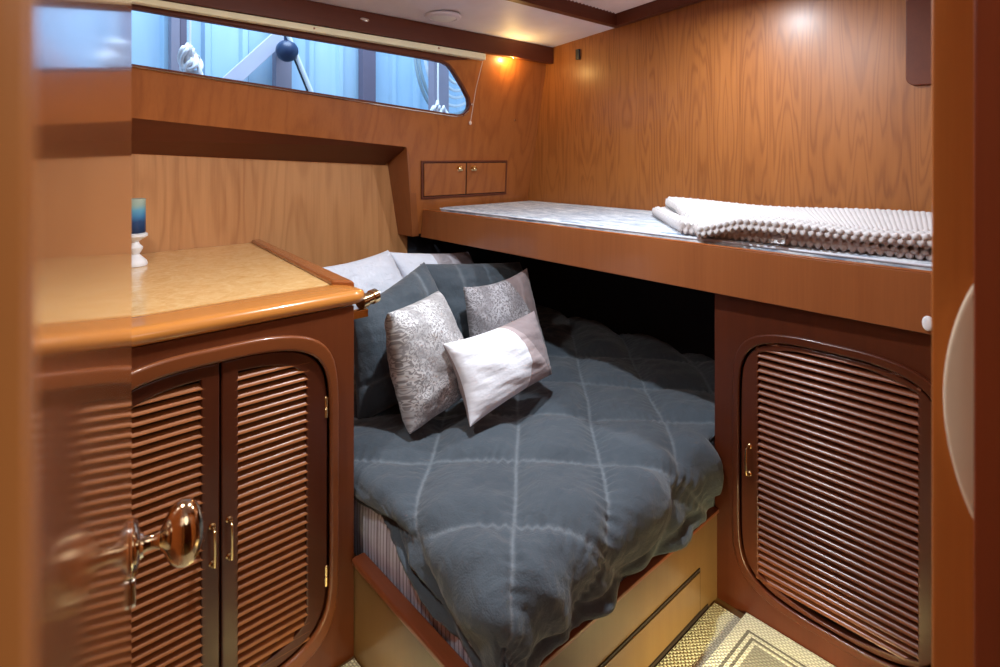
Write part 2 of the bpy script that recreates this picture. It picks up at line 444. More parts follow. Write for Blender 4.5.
def grid(fn, nu, nv, closed=False):
    bm = bmesh.new(); V = [[bm.verts.new(fn(i / nu, j / nv)) for j in range(nv + 1)] for i in range(nu + 1)]
    for i in range(nu):
        for j in range(nv): bm.faces.new((V[i][j], V[i + 1][j], V[i + 1][j + 1], V[i][j + 1]))
    return bm

# ================================================================== SETTING
XR, YB, ZC = 2.30, 2.47, 1.96
ZW = 2.28
def fy(z): return 2.32 - .193 * (z - 1.1)           # leaning hull face
bm = B(); box(bm, -.85, XR + .05, -1.5, YB + .05, -.05, 0); struct('floor', bm, M['bedwood'])
def zc(y): return 1.96 + .085 * (2.15 - y)
def slab(bm, x0, x1, y0, y1, t=.02, d=0.0):
    return hexa(bm, [(x0, y0, zc(y0) + d), (x1, y0, zc(y0) + d), (x1, y1, zc(y1) + d), (x0, y1, zc(y1) + d),
                     (x0, y0, zc(y0) + d + t), (x1, y0, zc(y0) + d + t), (x1, y1, zc(y1) + d + t), (x0, y1, zc(y1) + d + t)])
HX0, HX1, HY0, HY1 = 1.25, 2.262, .16, 1.66
bm = B(); slab(bm, -.85, HX0 - .03, -1.5, YB + .05); slab(bm, HX0 - .03, XR + .05, HY1 + .03, YB + .05); slab(bm, HX0 - .03, XR + .05, -1.5, HY0 - .03)
struct('ceiling', bm, M['white'], smooth=False)
bm = B(); box(bm, XR, XR + .04, .05, YB + .05, 0, ZW); struct('wall_right', bm, M['panel'])
bm = B(); box(bm, -.85, -.80, -1.5, YB + .05, 0, ZW); struct('wall_left', bm, M['panel2'])
bm = B(); box(bm, -.80, XR, YB, YB + .05, 0, 1.50); struct('wall_outboard', bm, M['niche'])
# hull face with the long window in it
zbl = lambda x: 1.483 - .078 * (x - .331)
outer = [(-.80, zbl(-.80)), (1.432, zbl(1.432)), (1.455, 1.36), (1.522, .965), (XR, .965), (XR, 2.05), (-.80, 2.05)]
win = [(-.36, 1.706), (1.54, 1.5695), (1.66, 1.5605), (1.715, 1.5585), (1.745, 1.564), (1.768, 1.580), (1.780, 1.60), (1.782, 1.622), (1.772, 1.65), (1.73, 1.70), (1.655, 1.775), (1.625, 1.797), (1.59, 1.808), (1.54, 1.812), (1.457, 1.816), (-.36, 1.857)]
def fmap(off=0): return lambda a, b, d: Vector((a, fy(b) - d + off, b))
struct('wall_hull_side', plate([outer, win], .03, .002, fmap(.03)), M['panel2'], smooth=False)
bm = plate([[(a, b) for a, b in win]], .004, 0, fmap(.026)); struct('window_1', bm, M['glass'], smooth=False)
def offset_loop(lp, d):
    c = Vector((sum(p[0] for p in lp) / len(lp), sum(p[1] for p in lp) / len(lp))); out = []
    n = len(lp)
    for i in range(n):
        a, b, e = Vector(lp[i - 1]), Vector(lp[i]), Vector(lp[(i + 1) % n])
        t1 = (b - a).normalized(); t2 = (e - b).normalized()
        nn = Vector((t1.y, -t1.x)) + Vector((t2.y, -t2.x)); nn.normalize()
        out.append(tuple(b + nn * d))
    return out
wf = B()
merge(wf, plate([offset_loop(win, .006), offset_loop(win, -.006)], .022, .002, fmap(.016)))
fr = obj('window_frame', wf, M['trim'], bpy.data.objects['window_1'])
sill = B(); tube(sill, [(x, fy(1.706 - (x + .36) * .0718) - .004, 1.701 - (x + .36) * .0718) for x in np.linspace(-.36, 1.62, 30)] + [(1.70, fy(1.555) - .004, 1.553), (1.75, fy(1.56) - .004, 1.559), (1.778, fy(1.59) - .004, 1.585)], .0035, 8)
obj('silver_seal', sill, M['chrome'], bpy.data.objects['window_1'])
# soffit of the niche and its cheek
bm = B()
hexa(bm, [(-.8, fy(1.57) + .001, zbl(-.8) + .002), (1.44, fy(1.4) + .001, zbl(1.44) + .002), (1.44, YB, 1.31), (-.8, YB, 1.42),
          (-.8, fy(1.59) + .001, zbl(-.8) + .022), (1.44, fy(1.42) + .001, zbl(1.44) + .022), (1.44, YB, 1.33), (-.8, YB, 1.44)])
struct('trim_1', bm, M['trim'], smooth=False)
bm = B()
hexa(bm, [(1.523, fy(.965) + .001, .955), (1.56, fy(.965) + .001, .955), (1.56, YB, .955), (1.515, YB, .955),
          (1.434, fy(1.41) + .001, 1.41), (1.47, fy(1.41) + .001, 1.41), (1.47, YB, 1.41), (1.438, YB, 1.41)])
struct('trim_2', bm, M['fascia'], smooth=False)
# cornice beam under the ceiling
bm = B(); box(bm, -.80, XR, 2.115, 2.15, 1.871, ZC + .001, .003); struct('trim_3', bm, M['trim'])
bm = B(); hexa(bm, [(-.80, fy(1.86) - .012, 1.866), (1.56, fy(1.81) - .012, 1.813), (1.56, fy(1.81) - .0005, 1.813), (-.80, fy(1.86) - .0005, 1.866),
                    (-.80, fy(1.87) - .012, 1.877), (1.80, fy(1.84) - .012, 1.845), (1.80, fy(1.84) - .0005, 1.845), (-.80, fy(1.87) - .0005, 1.877)])
struct('trim_4', bm, M['trim'])
# doorway wall behind and beside the camera
bm = B(); box(bm, .63, XR, .02, .055, 0, ZW); struct('wall_front', bm, M['panel2'])
bm = B(); box(bm, -.80, -.13, .08, .12, 0, ZW); struct('wall_front_left', bm, M['panel2'])
bm = B(); box(bm, -.80, XR, -1.5, -1.46, 0, ZW); struct('wall_passage', bm, M['panel2'])
bm = B(); box(bm, XR, XR + .04, -1.5, .05, 0, ZW); struct('wall_passage_right', bm, M['panel2'])
# door frame: near left post and right post
bm = B(); box(bm, -.125, .0036, .10, .178, 0, ZW, .003); struct('trim_5', bm, M['jamb'])
bm = B(); box(bm, .600, .64, -.02, .110, 0, ZW, .004); struct('trim_6', bm, M['post'])
bm = B(); box(bm, .578, .60, -.10, .079, 0, ZW, .004); struct('trim_7', bm, M['postdark'])
bm = B(); box(bm, XR - .012, XR - .001, .836, YB - .013, .205, 1.015); struct('wall_shade_right', bm, M['bunkshade'])  # added dark sheets that paint the under-bunk walls as shaded
bm = B(); box(bm, 1.57, XR - .013, YB - .012, YB - .001, .205, .95); struct('wall_shade_outboard', bm, M['bunkshade'])
# ------------------------------------------------------------------ hatch with pleated shade
hatch = thing('ceiling_hatch', 'dark wood lined ceiling hatch with pleated pinkish shade, at the top edge', 'hatch', (1.78, .85, 2.0))
bm = B()
slab(bm, HX0, XR - .001, HY1, HY1 + .03, .075, -.004); slab(bm, HX1, XR - .001, HY0, HY1 - .0005, .075, -.004); slab(bm, HX0 - .03, HX0, HY0, HY1, .075, -.004); slab(bm, HX0, XR, HY0 - .03, HY0, .075, -.004)
obj('hatch_frame', bm, M['trim'], hatch, smooth=False)
def pf(u, v):
    x = HX0 + (HX1 - HX0) * u; y = HY0 + (HY1 - HY0) * v
    return Vector((x, y, zc(y) + .052 + .008 * abs(((u * 40) % 1) * 2 - 1)))
obj('pleated_shade', grid(pf, 160, 2), M['pleat'], hatch, smooth=False)

# ================================================================== LEFT CABINET
CY = 1.385
def lm(a, b, d): return Vector((a, CY - d, b))
cab = thing('louvered_cabinet', 'mahogany cabinet with two arched louvred doors under the burl worktop', 'cabinet', (-.05, 1.9, 0))
bm = B()
face_outer = [(-.79, .0), (.712, .0), (.712, .948), (-.79, .948)]
acx, acz = .377, .485
bm = plate([face_outer, arch(acx, acz, .268, .405)], .02, .001, lambda a, b, d: Vector((a, CY + .02 - d, b)))
box(bm, .692, .712, CY + .0205, YB - .005, 0, .948); box(bm, -.79, .692, YB - .03, YB - .005, 0, .948); box(bm, -.79, .692, CY + .07, CY + .075, 0, .93)
obj('body', bm, M['cabbody'], cab, smooth=False)
obj('arch_moulding', plate([arch(acx, acz, .286, .432), arch(acx, acz, .2625, .396)], .016, .007, lm, 3), M['mould'], cab)
def slats(s0, s1, z0, z1, fn, pitch=.0214):
    bm = B(); z = z0
    n = 12; a, b = .0112, .0047; th = R(64)
    while z < z1:
        rings = []
        for s in (s0, s1):
            ring = []
            for k in range(n):
                p = 2 * math.pi * k / n
                e, g = a * math.cos(p), b * math.sin(p)
                dd = e * math.sin(th) + g * math.cos(th); zz = -e * math.cos(th) + g * math.sin(th)
                ring.append(bm.verts.new(fn(s, z + zz, dd)))
            rings.append(ring)
        for k in range(n): bm.faces.new((rings[0][k], rings[0][(k + 1) % n], rings[1][(k + 1) % n], rings[1][k]))
        bm.faces.new(rings[0][::-1]); bm.faces.new(rings[1])
        z += pitch
    return bm
def pull(fn, s, z0, z1, parent, label=None):
    bm = B()
    pts = [fn(s, z0, .0), fn(s, z0, .016)] + [fn(s, z0 + (z1 - z0) * t, .02 + .004 * math.sin(math.pi * t)) for t in np.linspace(.04, .96, 9)] + [fn(s, z1, .016), fn(s, z1, 0)]
    tube(bm, pts, .0032, 10)
    for z in (z0, z1): lathe(bm, [(.0075, 0), (.0075, .002), (.0045, .005), (.0042, .012)], fn(s, z, .0), (fn(s, z, 1) - fn(s, z, 0)), 16)
    return obj('pull_handle', bm, M['brass'], parent)
for side in (-1, 1):
    lim = dict(x0=acx + .002) if side > 0 else dict(x1=acx - .002)
    op = dict(x0=.416, x1=.579) if side > 0 else dict(x0=.176, x1=.336)
    dl = plate([arch(acx, acz, .2585, .393, **lim), arch(acx, acz, .225, .362, **op)], .022, .004, lambda a, b, d: Vector((a, CY + .018 - d, b)))
    d = obj('door', dl, M['cab'], cab, origin=(acx + side * .256, CY, acz))
    d['label'] = 'right louvred door' if side > 0 else 'left louvred door'
    x0, x1 = op['x0'] - .008, op['x1'] + .008
    obj('louvre_slats', slats(x0, x1, .125, .85, lambda s, z, w_: Vector((s, CY + .006 - w_, z))), M['slat'], d, smooth=True, angle=60)
    obj('dark_backing', box(B(), x0, x1, CY + .026, CY + .03, .10, .86), M['darkgap'], d)
    pull(lambda s, z, w_: Vector((s, CY - .004 - w_, z)), acx + side * .018, .425, .51, d)
    hx = acx + side * .255
    for hz in (.698, .26):
        hb = B(); lathe(hb, [(.003, 0), (.0055, .003), (.0055, .026), (.0035, .028), (.0055, .030), (.0055, .054), (.003, .057)], (hx, CY - .003, hz - .028), (0, 0, 1), 12)
        obj('hinge', hb, M['brass'], d)
# worktop
wt = thing('worktop', 'glossy burl maple worktop with rounded cherry edge on the louvred cabinet', 'worktop', (0, 1.9, .949))
bm = B()
hexa(bm, [(-.79, 1.51, .955), (.70, 1.51, .955), (.792, YB - .004, .955), (-.79, YB - .004, .955), (-.79, 1.51, .986), (.70, 1.51, .986), (.792, YB - .004, .986), (-.79, YB - .004, .986)])
obj('burl_inlay', bm, M['inlay'], wt)
# bullnose front edge, swept along X then mitred into the side rail
def nose_profile():
    pr = [(.0, .949), (.0, .9875)]
    pts = [(.127, .949), (.127, .9862)]
    pts += [(.06, .9885), (.03, .9885)]
    for k in range(9):
        a = R(90 + k * 22.5 * .9999); pts.append((.0195 + .0195 * math.cos(a) , .969 + .0195 * math.sin(a)))
    return pts
pr = nose_profile()
bm = B(); rings = []
for x in list(np.linspace(-.79, .70, 4)) + [.722, .738, .746, .750]:
    sh = 0 if x <= .70 else .0195 * (1 - math.sqrt(max(0, 1 - ((x - .70) / .05) ** 2)))
    rings.append([bm.verts.new((x, 1.372 + (p[0] if p[0] > .1 else p[0] * (1 - sh * 20) + sh * 1.4), .969 + (p[1] - .969) * (1 - sh * 22))) for p in pr])
for a, b in zip(rings, rings[1:]):
    for i in range(len(pr)): bm.faces.new((a[i], a[(i + 1) % len(pr)], b[(i + 1) % len(pr)], b[i]))
bm.faces.new(rings[0][::-1]); bm.faces.new(rings[-1])
obj('front_nosing', bm, M['nose'], wt, angle=50)
bm = B()
hexa(bm, [(.701, 1.500, .950), (.748, 1.45, .950), (.832, YB - .004, .950), (.793, YB - .004, .950),
          (.701, 1.500, .999), (.748, 1.45, .999), (.832, YB - .004, .999), (.793, YB - .004, .999)], .008, 3)
obj('side_fiddle_rail', bm, M['rail'], wt)
# brass barrel catch on the cabinet side
bt = thing('brass_barrel_catch', 'short brass cylinder at the worktop corner beside the bed', 'catch', (.752, 1.46, .945))
obj('barrel', lathe(B(), [(.004, 0), (.021, .002), (.021, .022), (.017, .025), (.017, .042), (.021, .045), (.021, .062), (.014, .066)], (.757, 1.44, .938), (1, .25, .12), 24), M['brass'], bt)
obj('stem', box(B(), .7125, .78, 1.43, 1.45, .895, .918, .002), M['brass'], bt)

# candle holder ornament
orn = thing('candle_holder', 'white turned candle holder with painted blue block on the worktop', 'candle holder', (.336, 2.20, .987))
obj('turned_stem', lathe(B(), [(.034, 0), (.036, .006), (.033, .016), (.020, .030), (.012, .038), (.016, .046), (.022, .056), (.022, .062), (.013, .072), (.010, .080), (.024, .090), (.036, .098), (.036, .106), (.030, .110)], (.336, 2.20, .987), (0, 0, 1), 32), M['whiteplastic'], orn)
obj('painted_block', lathe(B(), [(.029, 0), (.030, .002), (.030, .112), (.027, .114)], (.336, 2.20, 1.0975), (0, 0, 1), 28), M['seascape'], orn)

# ================================================================== RIGHT CABINET
CX = 1.635
def rm(a, b, d): return Vector((CX - d, a, b))
rc = thing('louvered_cabinet', 'mahogany cabinet with one large arched louvred door under the upper bunk', 'cabinet', (1.95, .45, 0))
rcy, rcz = .512, .464
bm = plate([[(.06, 0), (.834, 0), (.834, .9335), (.06, .9335)], arch(rcy, rcz, .247, .377)], .02, .001, lambda a, b, d: Vector((CX + .02 - d, a, b)))
box(bm, CX + .0205, XR - .013, .814, .834, 0, .93); box(bm, CX + .08, CX + .085, .065, .80, 0.01, .92)
obj('body', bm, M['cab'], rc, smooth=False)
obj('arch_moulding', plate([arch(rcy, rcz, .262, .393), arch(rcy, rcz, .242, .369)], .012, .005, rm, 3), M['cab'], rc)
dr = obj('door', plate([arch(rcy, rcz, .238, .365), arch(rcy, rcz, .41, .355, rcy - .188, rcy + .188, p=2, q=2.2, n=240)], .022, .004, lambda a, b, d: Vector((CX + .018 - d, a, b))), M['cab'], rc, origin=(CX, rcy - .23, rcz))
obj('louvre_slats', slats(rcy - .195, rcy + .195, .135, .83, lambda s, z, w_: Vector((CX + .006 - w_, s, z))), M['slaty'], dr, smooth=True, angle=60)
obj('dark_backing', box(B(), CX + .026, CX + .03, rcy - .195, rcy + .195, .12, .84), M['darkgap'], dr)
pull(lambda s, z, w_: Vector((CX - .004 - w_, s, z)), rcy + .213, .425, .505, dr)

# ================================================================== UPPER BUNK
ub = thing('upper_bunk', 'upper bunk shelf with deep cherry fascia board running above the bed', 'bunk', (1.95, 1.2, .934))
bm = B()
hexa(bm, [(1.618, .057, .934), (1.640, .057, .934), (1.587, 2.335, .950), (1.565, 2.340, .950), (1.618, .057, 1.077), (1.640, .057, 1.077), (1.587, 2.316, 1.085), (1.565, 2.320, 1.085)], .003)
obj('fascia', bm, M['fascia'], ub)
obj('bunk_base', box(B(), 1.645, XR - .002, .06, 2.31, 1.02, 1.045), M['trim'], ub)
# piping line of pale light wood along the top of the fascia
obj('edge_bead', tube(B(), [(1.622, .06, 1.079), (1.570, 2.316, 1.087)], .004, 8), M['rail'], ub)
um = thing('bunk_mattress', 'thin blue-grey marled mattress lying on the upper bunk', 'mattress', (1.95, 1.2, 1.046))
def mf(u, v):
    return None
bm = B(); box(bm, 1.650, XR - .006, .065, 2.295, 1.0465, 1.098, .018, 4)
obj('ticking', bm, M['mattop'], um)
obj('piping', tube(B(), [(1.652, .07, 1.090), (1.650, 2.29, 1.090)], .004, 8), M['whitecase'], um)

# chunky knitted throw: two folded layers with a doubled left end, every stitch in relief
def hfield(x, y, s=1.0):
    return np.sin(x * 2 * math.pi / .030) * np.sin(y * 2 * math.pi / .026)
def knit_layer(name, zc, th, corners, seed, parent, droop=0.0, mat='knit', curl=0.0):
    """closed slab with rounded edge over a bilinear quad (corners: front-left, back-left, back-right, front-right)"""
    c = [Vector(p) for p in corners]
    Lu = ((c[3] - c[0]).length + (c[2] - c[1]).length) / 2; Lv = (c[1] - c[0]).length
    nu, nr = int(Lu / .0042), int((2 * Lv + math.pi * th) / .0042)
    bm = bmesh.new(); V = []
    per = 2 * Lv + math.pi * th
    for i in range(nu + 1):
        u = i / nu; row = []
        for j in range(nr):
            s = j / nr * per                       # perimeter of a stadium section
            if s < Lv: v, ang, zz, nv, nz = s / Lv, None, th / 2, 0, 1
            elif s < Lv + math.pi * th / 2:
                a = (s - Lv) / (th / 2); v = 1; zz = th / 2 * math.cos(a); nv, nz = math.sin(a), math.cos(a)
            elif s < 2 * Lv + math.pi * th / 2: v = 1 - (s - Lv - math.pi * th / 2) / Lv; zz = -th / 2; nv, nz = 0, -1
            else:
                a = (s - 2 * Lv - math.pi * th / 2) / (th / 2); v = 0; zz = -th / 2 * math.cos(a); nv, nz = -math.sin(a), -math.cos(a)
            p = c[0] * (1 - u) * (1 - v) + c[1] * (1 - u) * v + c[2] * u * v + c[3] * u * (1 - v)
            dv = ((c[1] - c[0]) * (1 - u) + (c[2] - c[3]) * u).normalized()
            e = min(1, u * Lu / (th * .5), (1 - u) * Lu / (th * .5)); e = math.sqrt(max(0, 1 - (1 - e) ** 2))
            x, y = u * Lu, s
            st = abs(math.sin(x * math.pi / .025 + (0.5 if int(y / .023) % 2 else 0) * math.pi)) * abs(math.sin(y * math.pi / .023))
            st = st ** .7
            wob = .006 * math.sin(5 * x + seed) + .004 * math.sin(11 * x + 3 * v + seed * 2)
            q = p + dv * nv * th / 2 * e + Vector((0, 0, zc + zz * e + wob * (1 if nz > 0 else .1)))
            n = (dv * nv + Vector((0, 0, nz)))
            q += n.normalized() * (st * .015 - .0075) * (1 if e > .1 else 0)
            fl = droop * max(0, 1 - u * Lu / .16) * max(0, 1 - v * 1.6)
            q.z -= fl
            row.append(bm.verts.new(q))
        V.append(row)
    for i in range(nu):
        for j in range(nr): bm.faces.new((V[i][j], V[i + 1][j], V[i + 1][(j + 1) % nr], V[i][(j + 1) % nr]))
    bm.faces.new(V[0]); bm.faces.new(V[-1][::-1])
    return obj(name, bm, M[mat], parent, angle=180)
kt = thing('knitted_throw', 'chunky cream knitted throw folded on the upper bunk mattress', 'blanket', (1.95, .6, 1.10))
knit_layer('lower_fold', 1.1175, .032, [(1.66, .97, 0), (2.06, 1.33, 0), (2.22, .09, 0), (1.69, .09, 0)], 1.0, kt)
knit_layer('upper_fold', 1.154, .040, [(1.615, .885, 0), (2.05, 1.26, 0), (2.22, .09, 0), (1.68, .09, 0)], 2.3, kt, .036)
# woven care tag
bm = grid(lambda u, v: Vector((1.655 - .02 * v, .665 - .035 * u, 1.128 - .022 * v * v)), 4, 6)
bmesh.ops.solidify(bm, geom=bm.faces[:], thickness=.0008)
obj('care_tag', bm, M['whiteplastic'], kt)
# small white bumper on the fascia end
tag(obj('white_bumper', lathe(B(), [(.004, 0), (.010, .001), (.012, .006), (.010, .012), (.005, .015)], (1.6155, .300, .962), (-1, 0, 0), 20, (1.0, 1.5)), M['whiteplastic'], origin=(1.6155, .300, .962)), 'small white oval bumper on the right end of the bunk fascia', 'bumper')
# tiny dark screw plug in the fascia
tag(obj('screw_plug', lathe(B(), [(.004, 0), (.004, .002)], (1.6115, .60, 1.062), (-1, 0, 0), 10), M['black'], origin=(1.613, .60, 1.062)), 'tiny dark screw hole plug in the bunk fascia below the throw', 'screw')

# ================================================================== WALL LOCKER (two small doors)
wl = thing('wall_locker', 'small wall locker with two square doors above the end of the bunk', 'cabinet', (1.80, 2.30, 1.14))
def fm(off): return lambda a, b, d: Vector((a + (1.322 - b) * .13, fy(b) - d + off, b))
def rect(a0, a1, b0, b1): return [(a0, b0), (a1, b0), (a1, b1), (a0, b1)]
zt = lambda x: 1.322; 
obj('dark_surround', plate([rect(1.528, 2.088, 1.146, 1.328)], .004, .001, fm(-.0005)), M['darkgap'], wl)
obj('trim_frame', plate([rect(1.524, 2.092, 1.142, 1.332), rect(1.534, 2.082, 1.152, 1.322)], .008, .002, fm(-.0005)), M['trim'], wl)
for k, (a0, a1) in enumerate(((1.538, 1.797), (1.806, 2.078))):
    d = obj('door', plate([rect(a0, a1, 1.156, 1.318)], .008, .002, fm(-.003)), M['panel2'], wl, origin=((a0 + a1) / 2, 2.3, 1.23))
    kx = 1.756 if k == 0 else 1.848
    kb = B(); lathe(kb, [(.015, 0), (.015, .002), (.006, .004), (.0055, .010), (.012, .014), (.014, .019), (.010, .024), (.003, .026)], (kx, fy(1.292) - .011, 1.292), (0, -1, -.19), 20)
    obj('knob', kb, M['brass'], d)

# ================================================================== BLIND, LAMPS, SMALL FIXTURES
bl = thing('roller_blind', 'cream roller blind rolled up above the long window', 'blind', (.6, 2.16, 1.86))
bm = B()
hexa(bm, [(-.79, 2.122, 1.858), (1.81, 2.122, 1.836), (1.81, 2.160, 1.836), (-.79, 2.150, 1.858),
          (-.79, 2.122, 1.8705), (1.81, 2.122, 1.868), (1.81, 2.160, 1.868), (-.79, 2.150, 1.8705)], .004, 3)
obj('rolled_fabric', bm, M['blind'], bl)
obj('pull_cord', tube(B(), [(1.806, 2.140, 1.840), (1.803, fy(1.7) - .012, 1.70), (1.795, fy(1.54) - .01, 1.535)], .0014, 6), M['cord'], bl)
obj('cord_bobble', lathe(B(), [(.002, 0), (.006, .004), (.008, .012), (.006, .018), (.002, .022)], (1.795, fy(1.52) - .01, 1.514), (0, 0, 1), 14), M['cord'], bl)
for x in (.92, 1.52): obj('rivet', lathe(B(), [(.005, 0), (.004, .002), (.001, .003)], (x, 2.122, 1.857), (0, -1, 0), 12), M['chrome'], bl)
dl_ = thing('dome_light', 'round white flush ceiling light near the cornice', 'ceiling light', (1.45, 1.99, 1.973))
obj('rim', lathe(B(), [(.078, 0), (.080, -.004), (.076, -.012), (.060, -.016), (.056, -.012)], (1.45, 1.99, 1.973), (0, 0, 1), 48), M['white'], dl_)
obj('diffuser', lathe(B(), [(.056, -.0125), (.045, -.019), (.025, -.022), (.003, -.023)], (1.45, 1.99, 1.973), (0, 0, 1), 48), M['whiteplastic'], dl_)
cl = thing('corner_puck_light', 'small warm light under the cornice near the wall corner', 'light', (2.00, 2.14, 1.877))
obj('housing', lathe(B(), [(.016, 0), (.016, .008), (.013, .010)], (2.00, 2.132, 1.877), (0, 0, -1), 20), M['chrome'], cl)
tag(obj('wall_clip', box(B(), XR - .014, XR - .0005, 1.92, 1.945, 1.868, 1.925, .004), M['black'], origin=(XR, 1.936, 1.90)), 'small black clip high on the right wall beside the ceiling', 'clip')
tag(obj('oval_button', lathe(B(), [(.012, 0), (.012, .002), (.008, .004)], (1.135, 2.1145, 1.925), (0, -1, 0), 20, (1.7, .6)), M['chrome'], origin=(1.135, 2.1145, 1.925)), 'small oval metal button set in the ceiling cornice', 'button')
tag(obj('steel_screw', lathe(B(), [(.006, 0), (.005, .002)], (2.114, fy(1.554) - .0005, 1.554), (0, -1, -.19), 14), M['chrome'], origin=(2.114, 2.23, 1.554)), 'small steel screw in the hull panel right of the window', 'screw')
tag(obj('window_latch_pin', lathe(B(), [(.006, 0), (.006, .006), (.003, .008)], (1.795, fy(1.62) - .0005, 1.62), (0, -1, -.19), 14), M['chrome'], origin=(1.795, 2.22, 1.62)), 'small steel pin at the rounded right end of the window', 'latch')
def rr(a0, a1, b0, b1, r, n=6):
    out = []
    for cx, cy, s in ((a1 - r, b1 - r, 0), (a0 + r, b1 - r, 90), (a0 + r, b0 + r, 180), (a1 - r, b0 + r, 270)):
        out += [(cx + r * math.cos(R(s + 90 * k / n)), cy + r * math.sin(R(s + 90 * k / n))) for k in range(n + 1)]
    return out
tag(obj('access_panel', plate([rr(.18, .488, 1.59, 1.93, .03)], .012, .003, lambda a, b, d: Vector((XR - .0005 - d, a, b))), M['trim'], origin=(XR, .33, 1.6)), 'dark brown panel with rounded corners high on the right wall', 'panel')

# ================================================================== ENTRANCE DOOR (open, nearly edge-on)
E = Vector((.114, .770)); tdir = Vector((math.sin(R(10.5)), math.cos(R(10.5)))); ndir = Vector((tdir.y, -tdir.x))
def dm(s, b, d):     # s back from the free edge, d out of the face
    p = E - tdir * s + ndir * d; return Vector((p.x, p.y, b))
door = thing('door_1', 'glossy varnished cabin door standing open at the left', 'door', (E.x, E.y, 0)); door['kind'] = 'structure'
for k_ in ('label', 'category'): del door[k_]
pan = obj('door_panel', plate([rect(0, .59, .012, 1.99)], .028, .0015, lambda a, b, d: dm(a, b, d - .028)), M['door'], door)
kz = 1.35 - (540 - 157) / 557 * .655
def knobring(prof, s, z, n=40, sc=(1, 1)): return lathe(B(), prof, dm(s, z, 0.0003), Vector((ndir.x, ndir.y, 0)), n, sc)
obj('rosette', lathe(B(), [(.030, 0), (.031, .002), (.027, .006), (.014, .009), (.012, .012)], dm(.030, kz + .012, 0.0003), Vector((ndir.x, ndir.y, 0)), 40), M['chrome'], door)
obj('key_plate', plate([rr(.020, .042, kz - .052, kz - .014, .010)], .005, .0015, lambda a, b, d: dm(a, b, d + .0003)), M['chrome'], door)
# egg-shaped knob on a waisted stem
obj('egg_knob', lathe(B(), [(.0105, 0), (.008, .006), (.0078, .012), (.010, .018), (.019, .023), (.030, .028), (.036, .035), (.038, .042), (.036, .050), (.028, .057), (.016, .061), (.002, .0625)], dm(.030, kz + .012, 0.010), Vector((ndir.x, ndir.y, 0)), 48, (.74, 1.0)), M['knobmetal'], door)
# crescent pull on the right-hand post
tag(obj('crescent_pull', plate([[(.0985 - 0, 0)] and [( .0765, 1.253 - .205 * t) for t in np.linspace(1, 0, 12)] + [(.0765 + .0235 * math.sin(math.pi * t) ** .75 , 1.253 - .205 * t) for t in np.linspace(.02, .98, 30)]], .012, .004, lambda a, b, d: Vector((.5995 - d, a, b)), 3), M['cream'], origin=(.6, .09, 1.15)), 'cream crescent shaped pull on the right door post', 'handle')

# ================================================================== FLOOR COVERINGS
bm = B(); box(bm, -.78, 1.606, .13, .820, .0005, .005, .001, 1); box(bm, -.78, .708, .8205, 1.375, .0005, .005, .001, 1)
tag(obj('sisal_mat', bm, M['sisal'], origin=(1.0, .5, 0)), 'straw coloured woven sisal mat fitted to the cabin floor', 'mat')
bm = B(); box(bm, .78, 1.632, .14, .735, .0055, .013, .002, 2)
tag(obj('woven_rug', bm, M['rug'], origin=(1.30, .40, .0055)), 'woven cream rug with dark bordered field beside the louvred cabinet', 'rug')

# ================================================================== LOWER BED
bed = thing('bed_base', 'golden wood bed base with red side rail and a foot drawer', 'bed', (1.5, 1.6, 0))
obj('side_board', box(B(), .7135, .730, .826, 2.46, 0, .252), M['bedwood'], bed)
obj('side_rail', box(B(), .703, .742, .812, 1.383, .2525, .272, .006, 3), M['bedrail'], bed)
front = box(B(), .7305, CX - .0005, .826, .8335, .0, .264)
obj('foot_board', front, M['bedwood'], bed)
obj('foot_rail', box(B(), .743, CX - .0005, .818, .846, .2645, .276, .003), M['bedrail'], bed)
obj('mattress_platform', box(B(), .7305, XR - .002, .845, 2.46, .19, .20), M['bedwood'], bed)
dwg = obj('drawer', plate([rect(.90, 1.52, .026, .138)], .006, .0015, lambda a, b, d: Vector((a, .8255 - d, b))), M['bedwood'], bed)
obj('drawer_gap', plate([rect(.893, 1.527, .019, .145), rect(.901, 1.519, .027, .137)], .003, 0, lambda a, b, d: Vector((a, .8257 - d, b)), 0), M['darkgap'], bed, smooth=False)
obj('toe_shade_strip', box(B(), .74, CX - .06, .8235, .8258, .0, .014), M['darkgap'], bed)  # dark strip on the board face, painting the shade of a toe recess
# striped mattress
mt = thing('mattress', 'mattress in a narrow striped sheet on the lower bed', 'mattress', (1.5, 1.6, .201))
MZ = .44
def mside(u, v):
    return None
bm = bmesh.new(); uvl = bm.loops.layers.uv.new('UVMap')
NX, NY = 24, 60
def mat_pt(sx_, sy_):
    # rounded slab as a wrapped surface: parameter over perimeter section in XZ
    return None
sec = []
r_ = .05
x0m, x1m, z0m, z1m = .752, XR - .03, .201, MZ
sec.append((x1m, z0m, 0)); sec.append((x0m + .02, z0m, 0))
for k in range(7):
    a = R(-90 - k * 15 ); sec.append((x0m + .02 + .02 * math.cos(a), z0m + .02 + .02 * math.sin(a), 0))
for z in np.linspace(z0m + .03, z1m - r_, 8): sec.append((x0m - .004 * math.sin((z - z0m) * 14), z, 0))
for k in range(1, 8):
    a = R(180 - k * 90 / 7); sec.append((x0m + r_ + r_ * math.cos(a), z1m - r_ + r_ * math.sin(a), 0))
sec.append((x1m, z1m, 0))
ys = [.856, .860, .875, .90] + list(np.linspace(.93, 2.44, 40))
rows = []
for i, y in enumerate(ys):
    inset = {0: .03, 1: .015, 2: .004}.get(i, 0)
    rows.append([bm.verts.new((max(x, x0m - .01) + inset, y, z - (inset if z > .3 else -inset * .3))) for x, z, _ in sec])
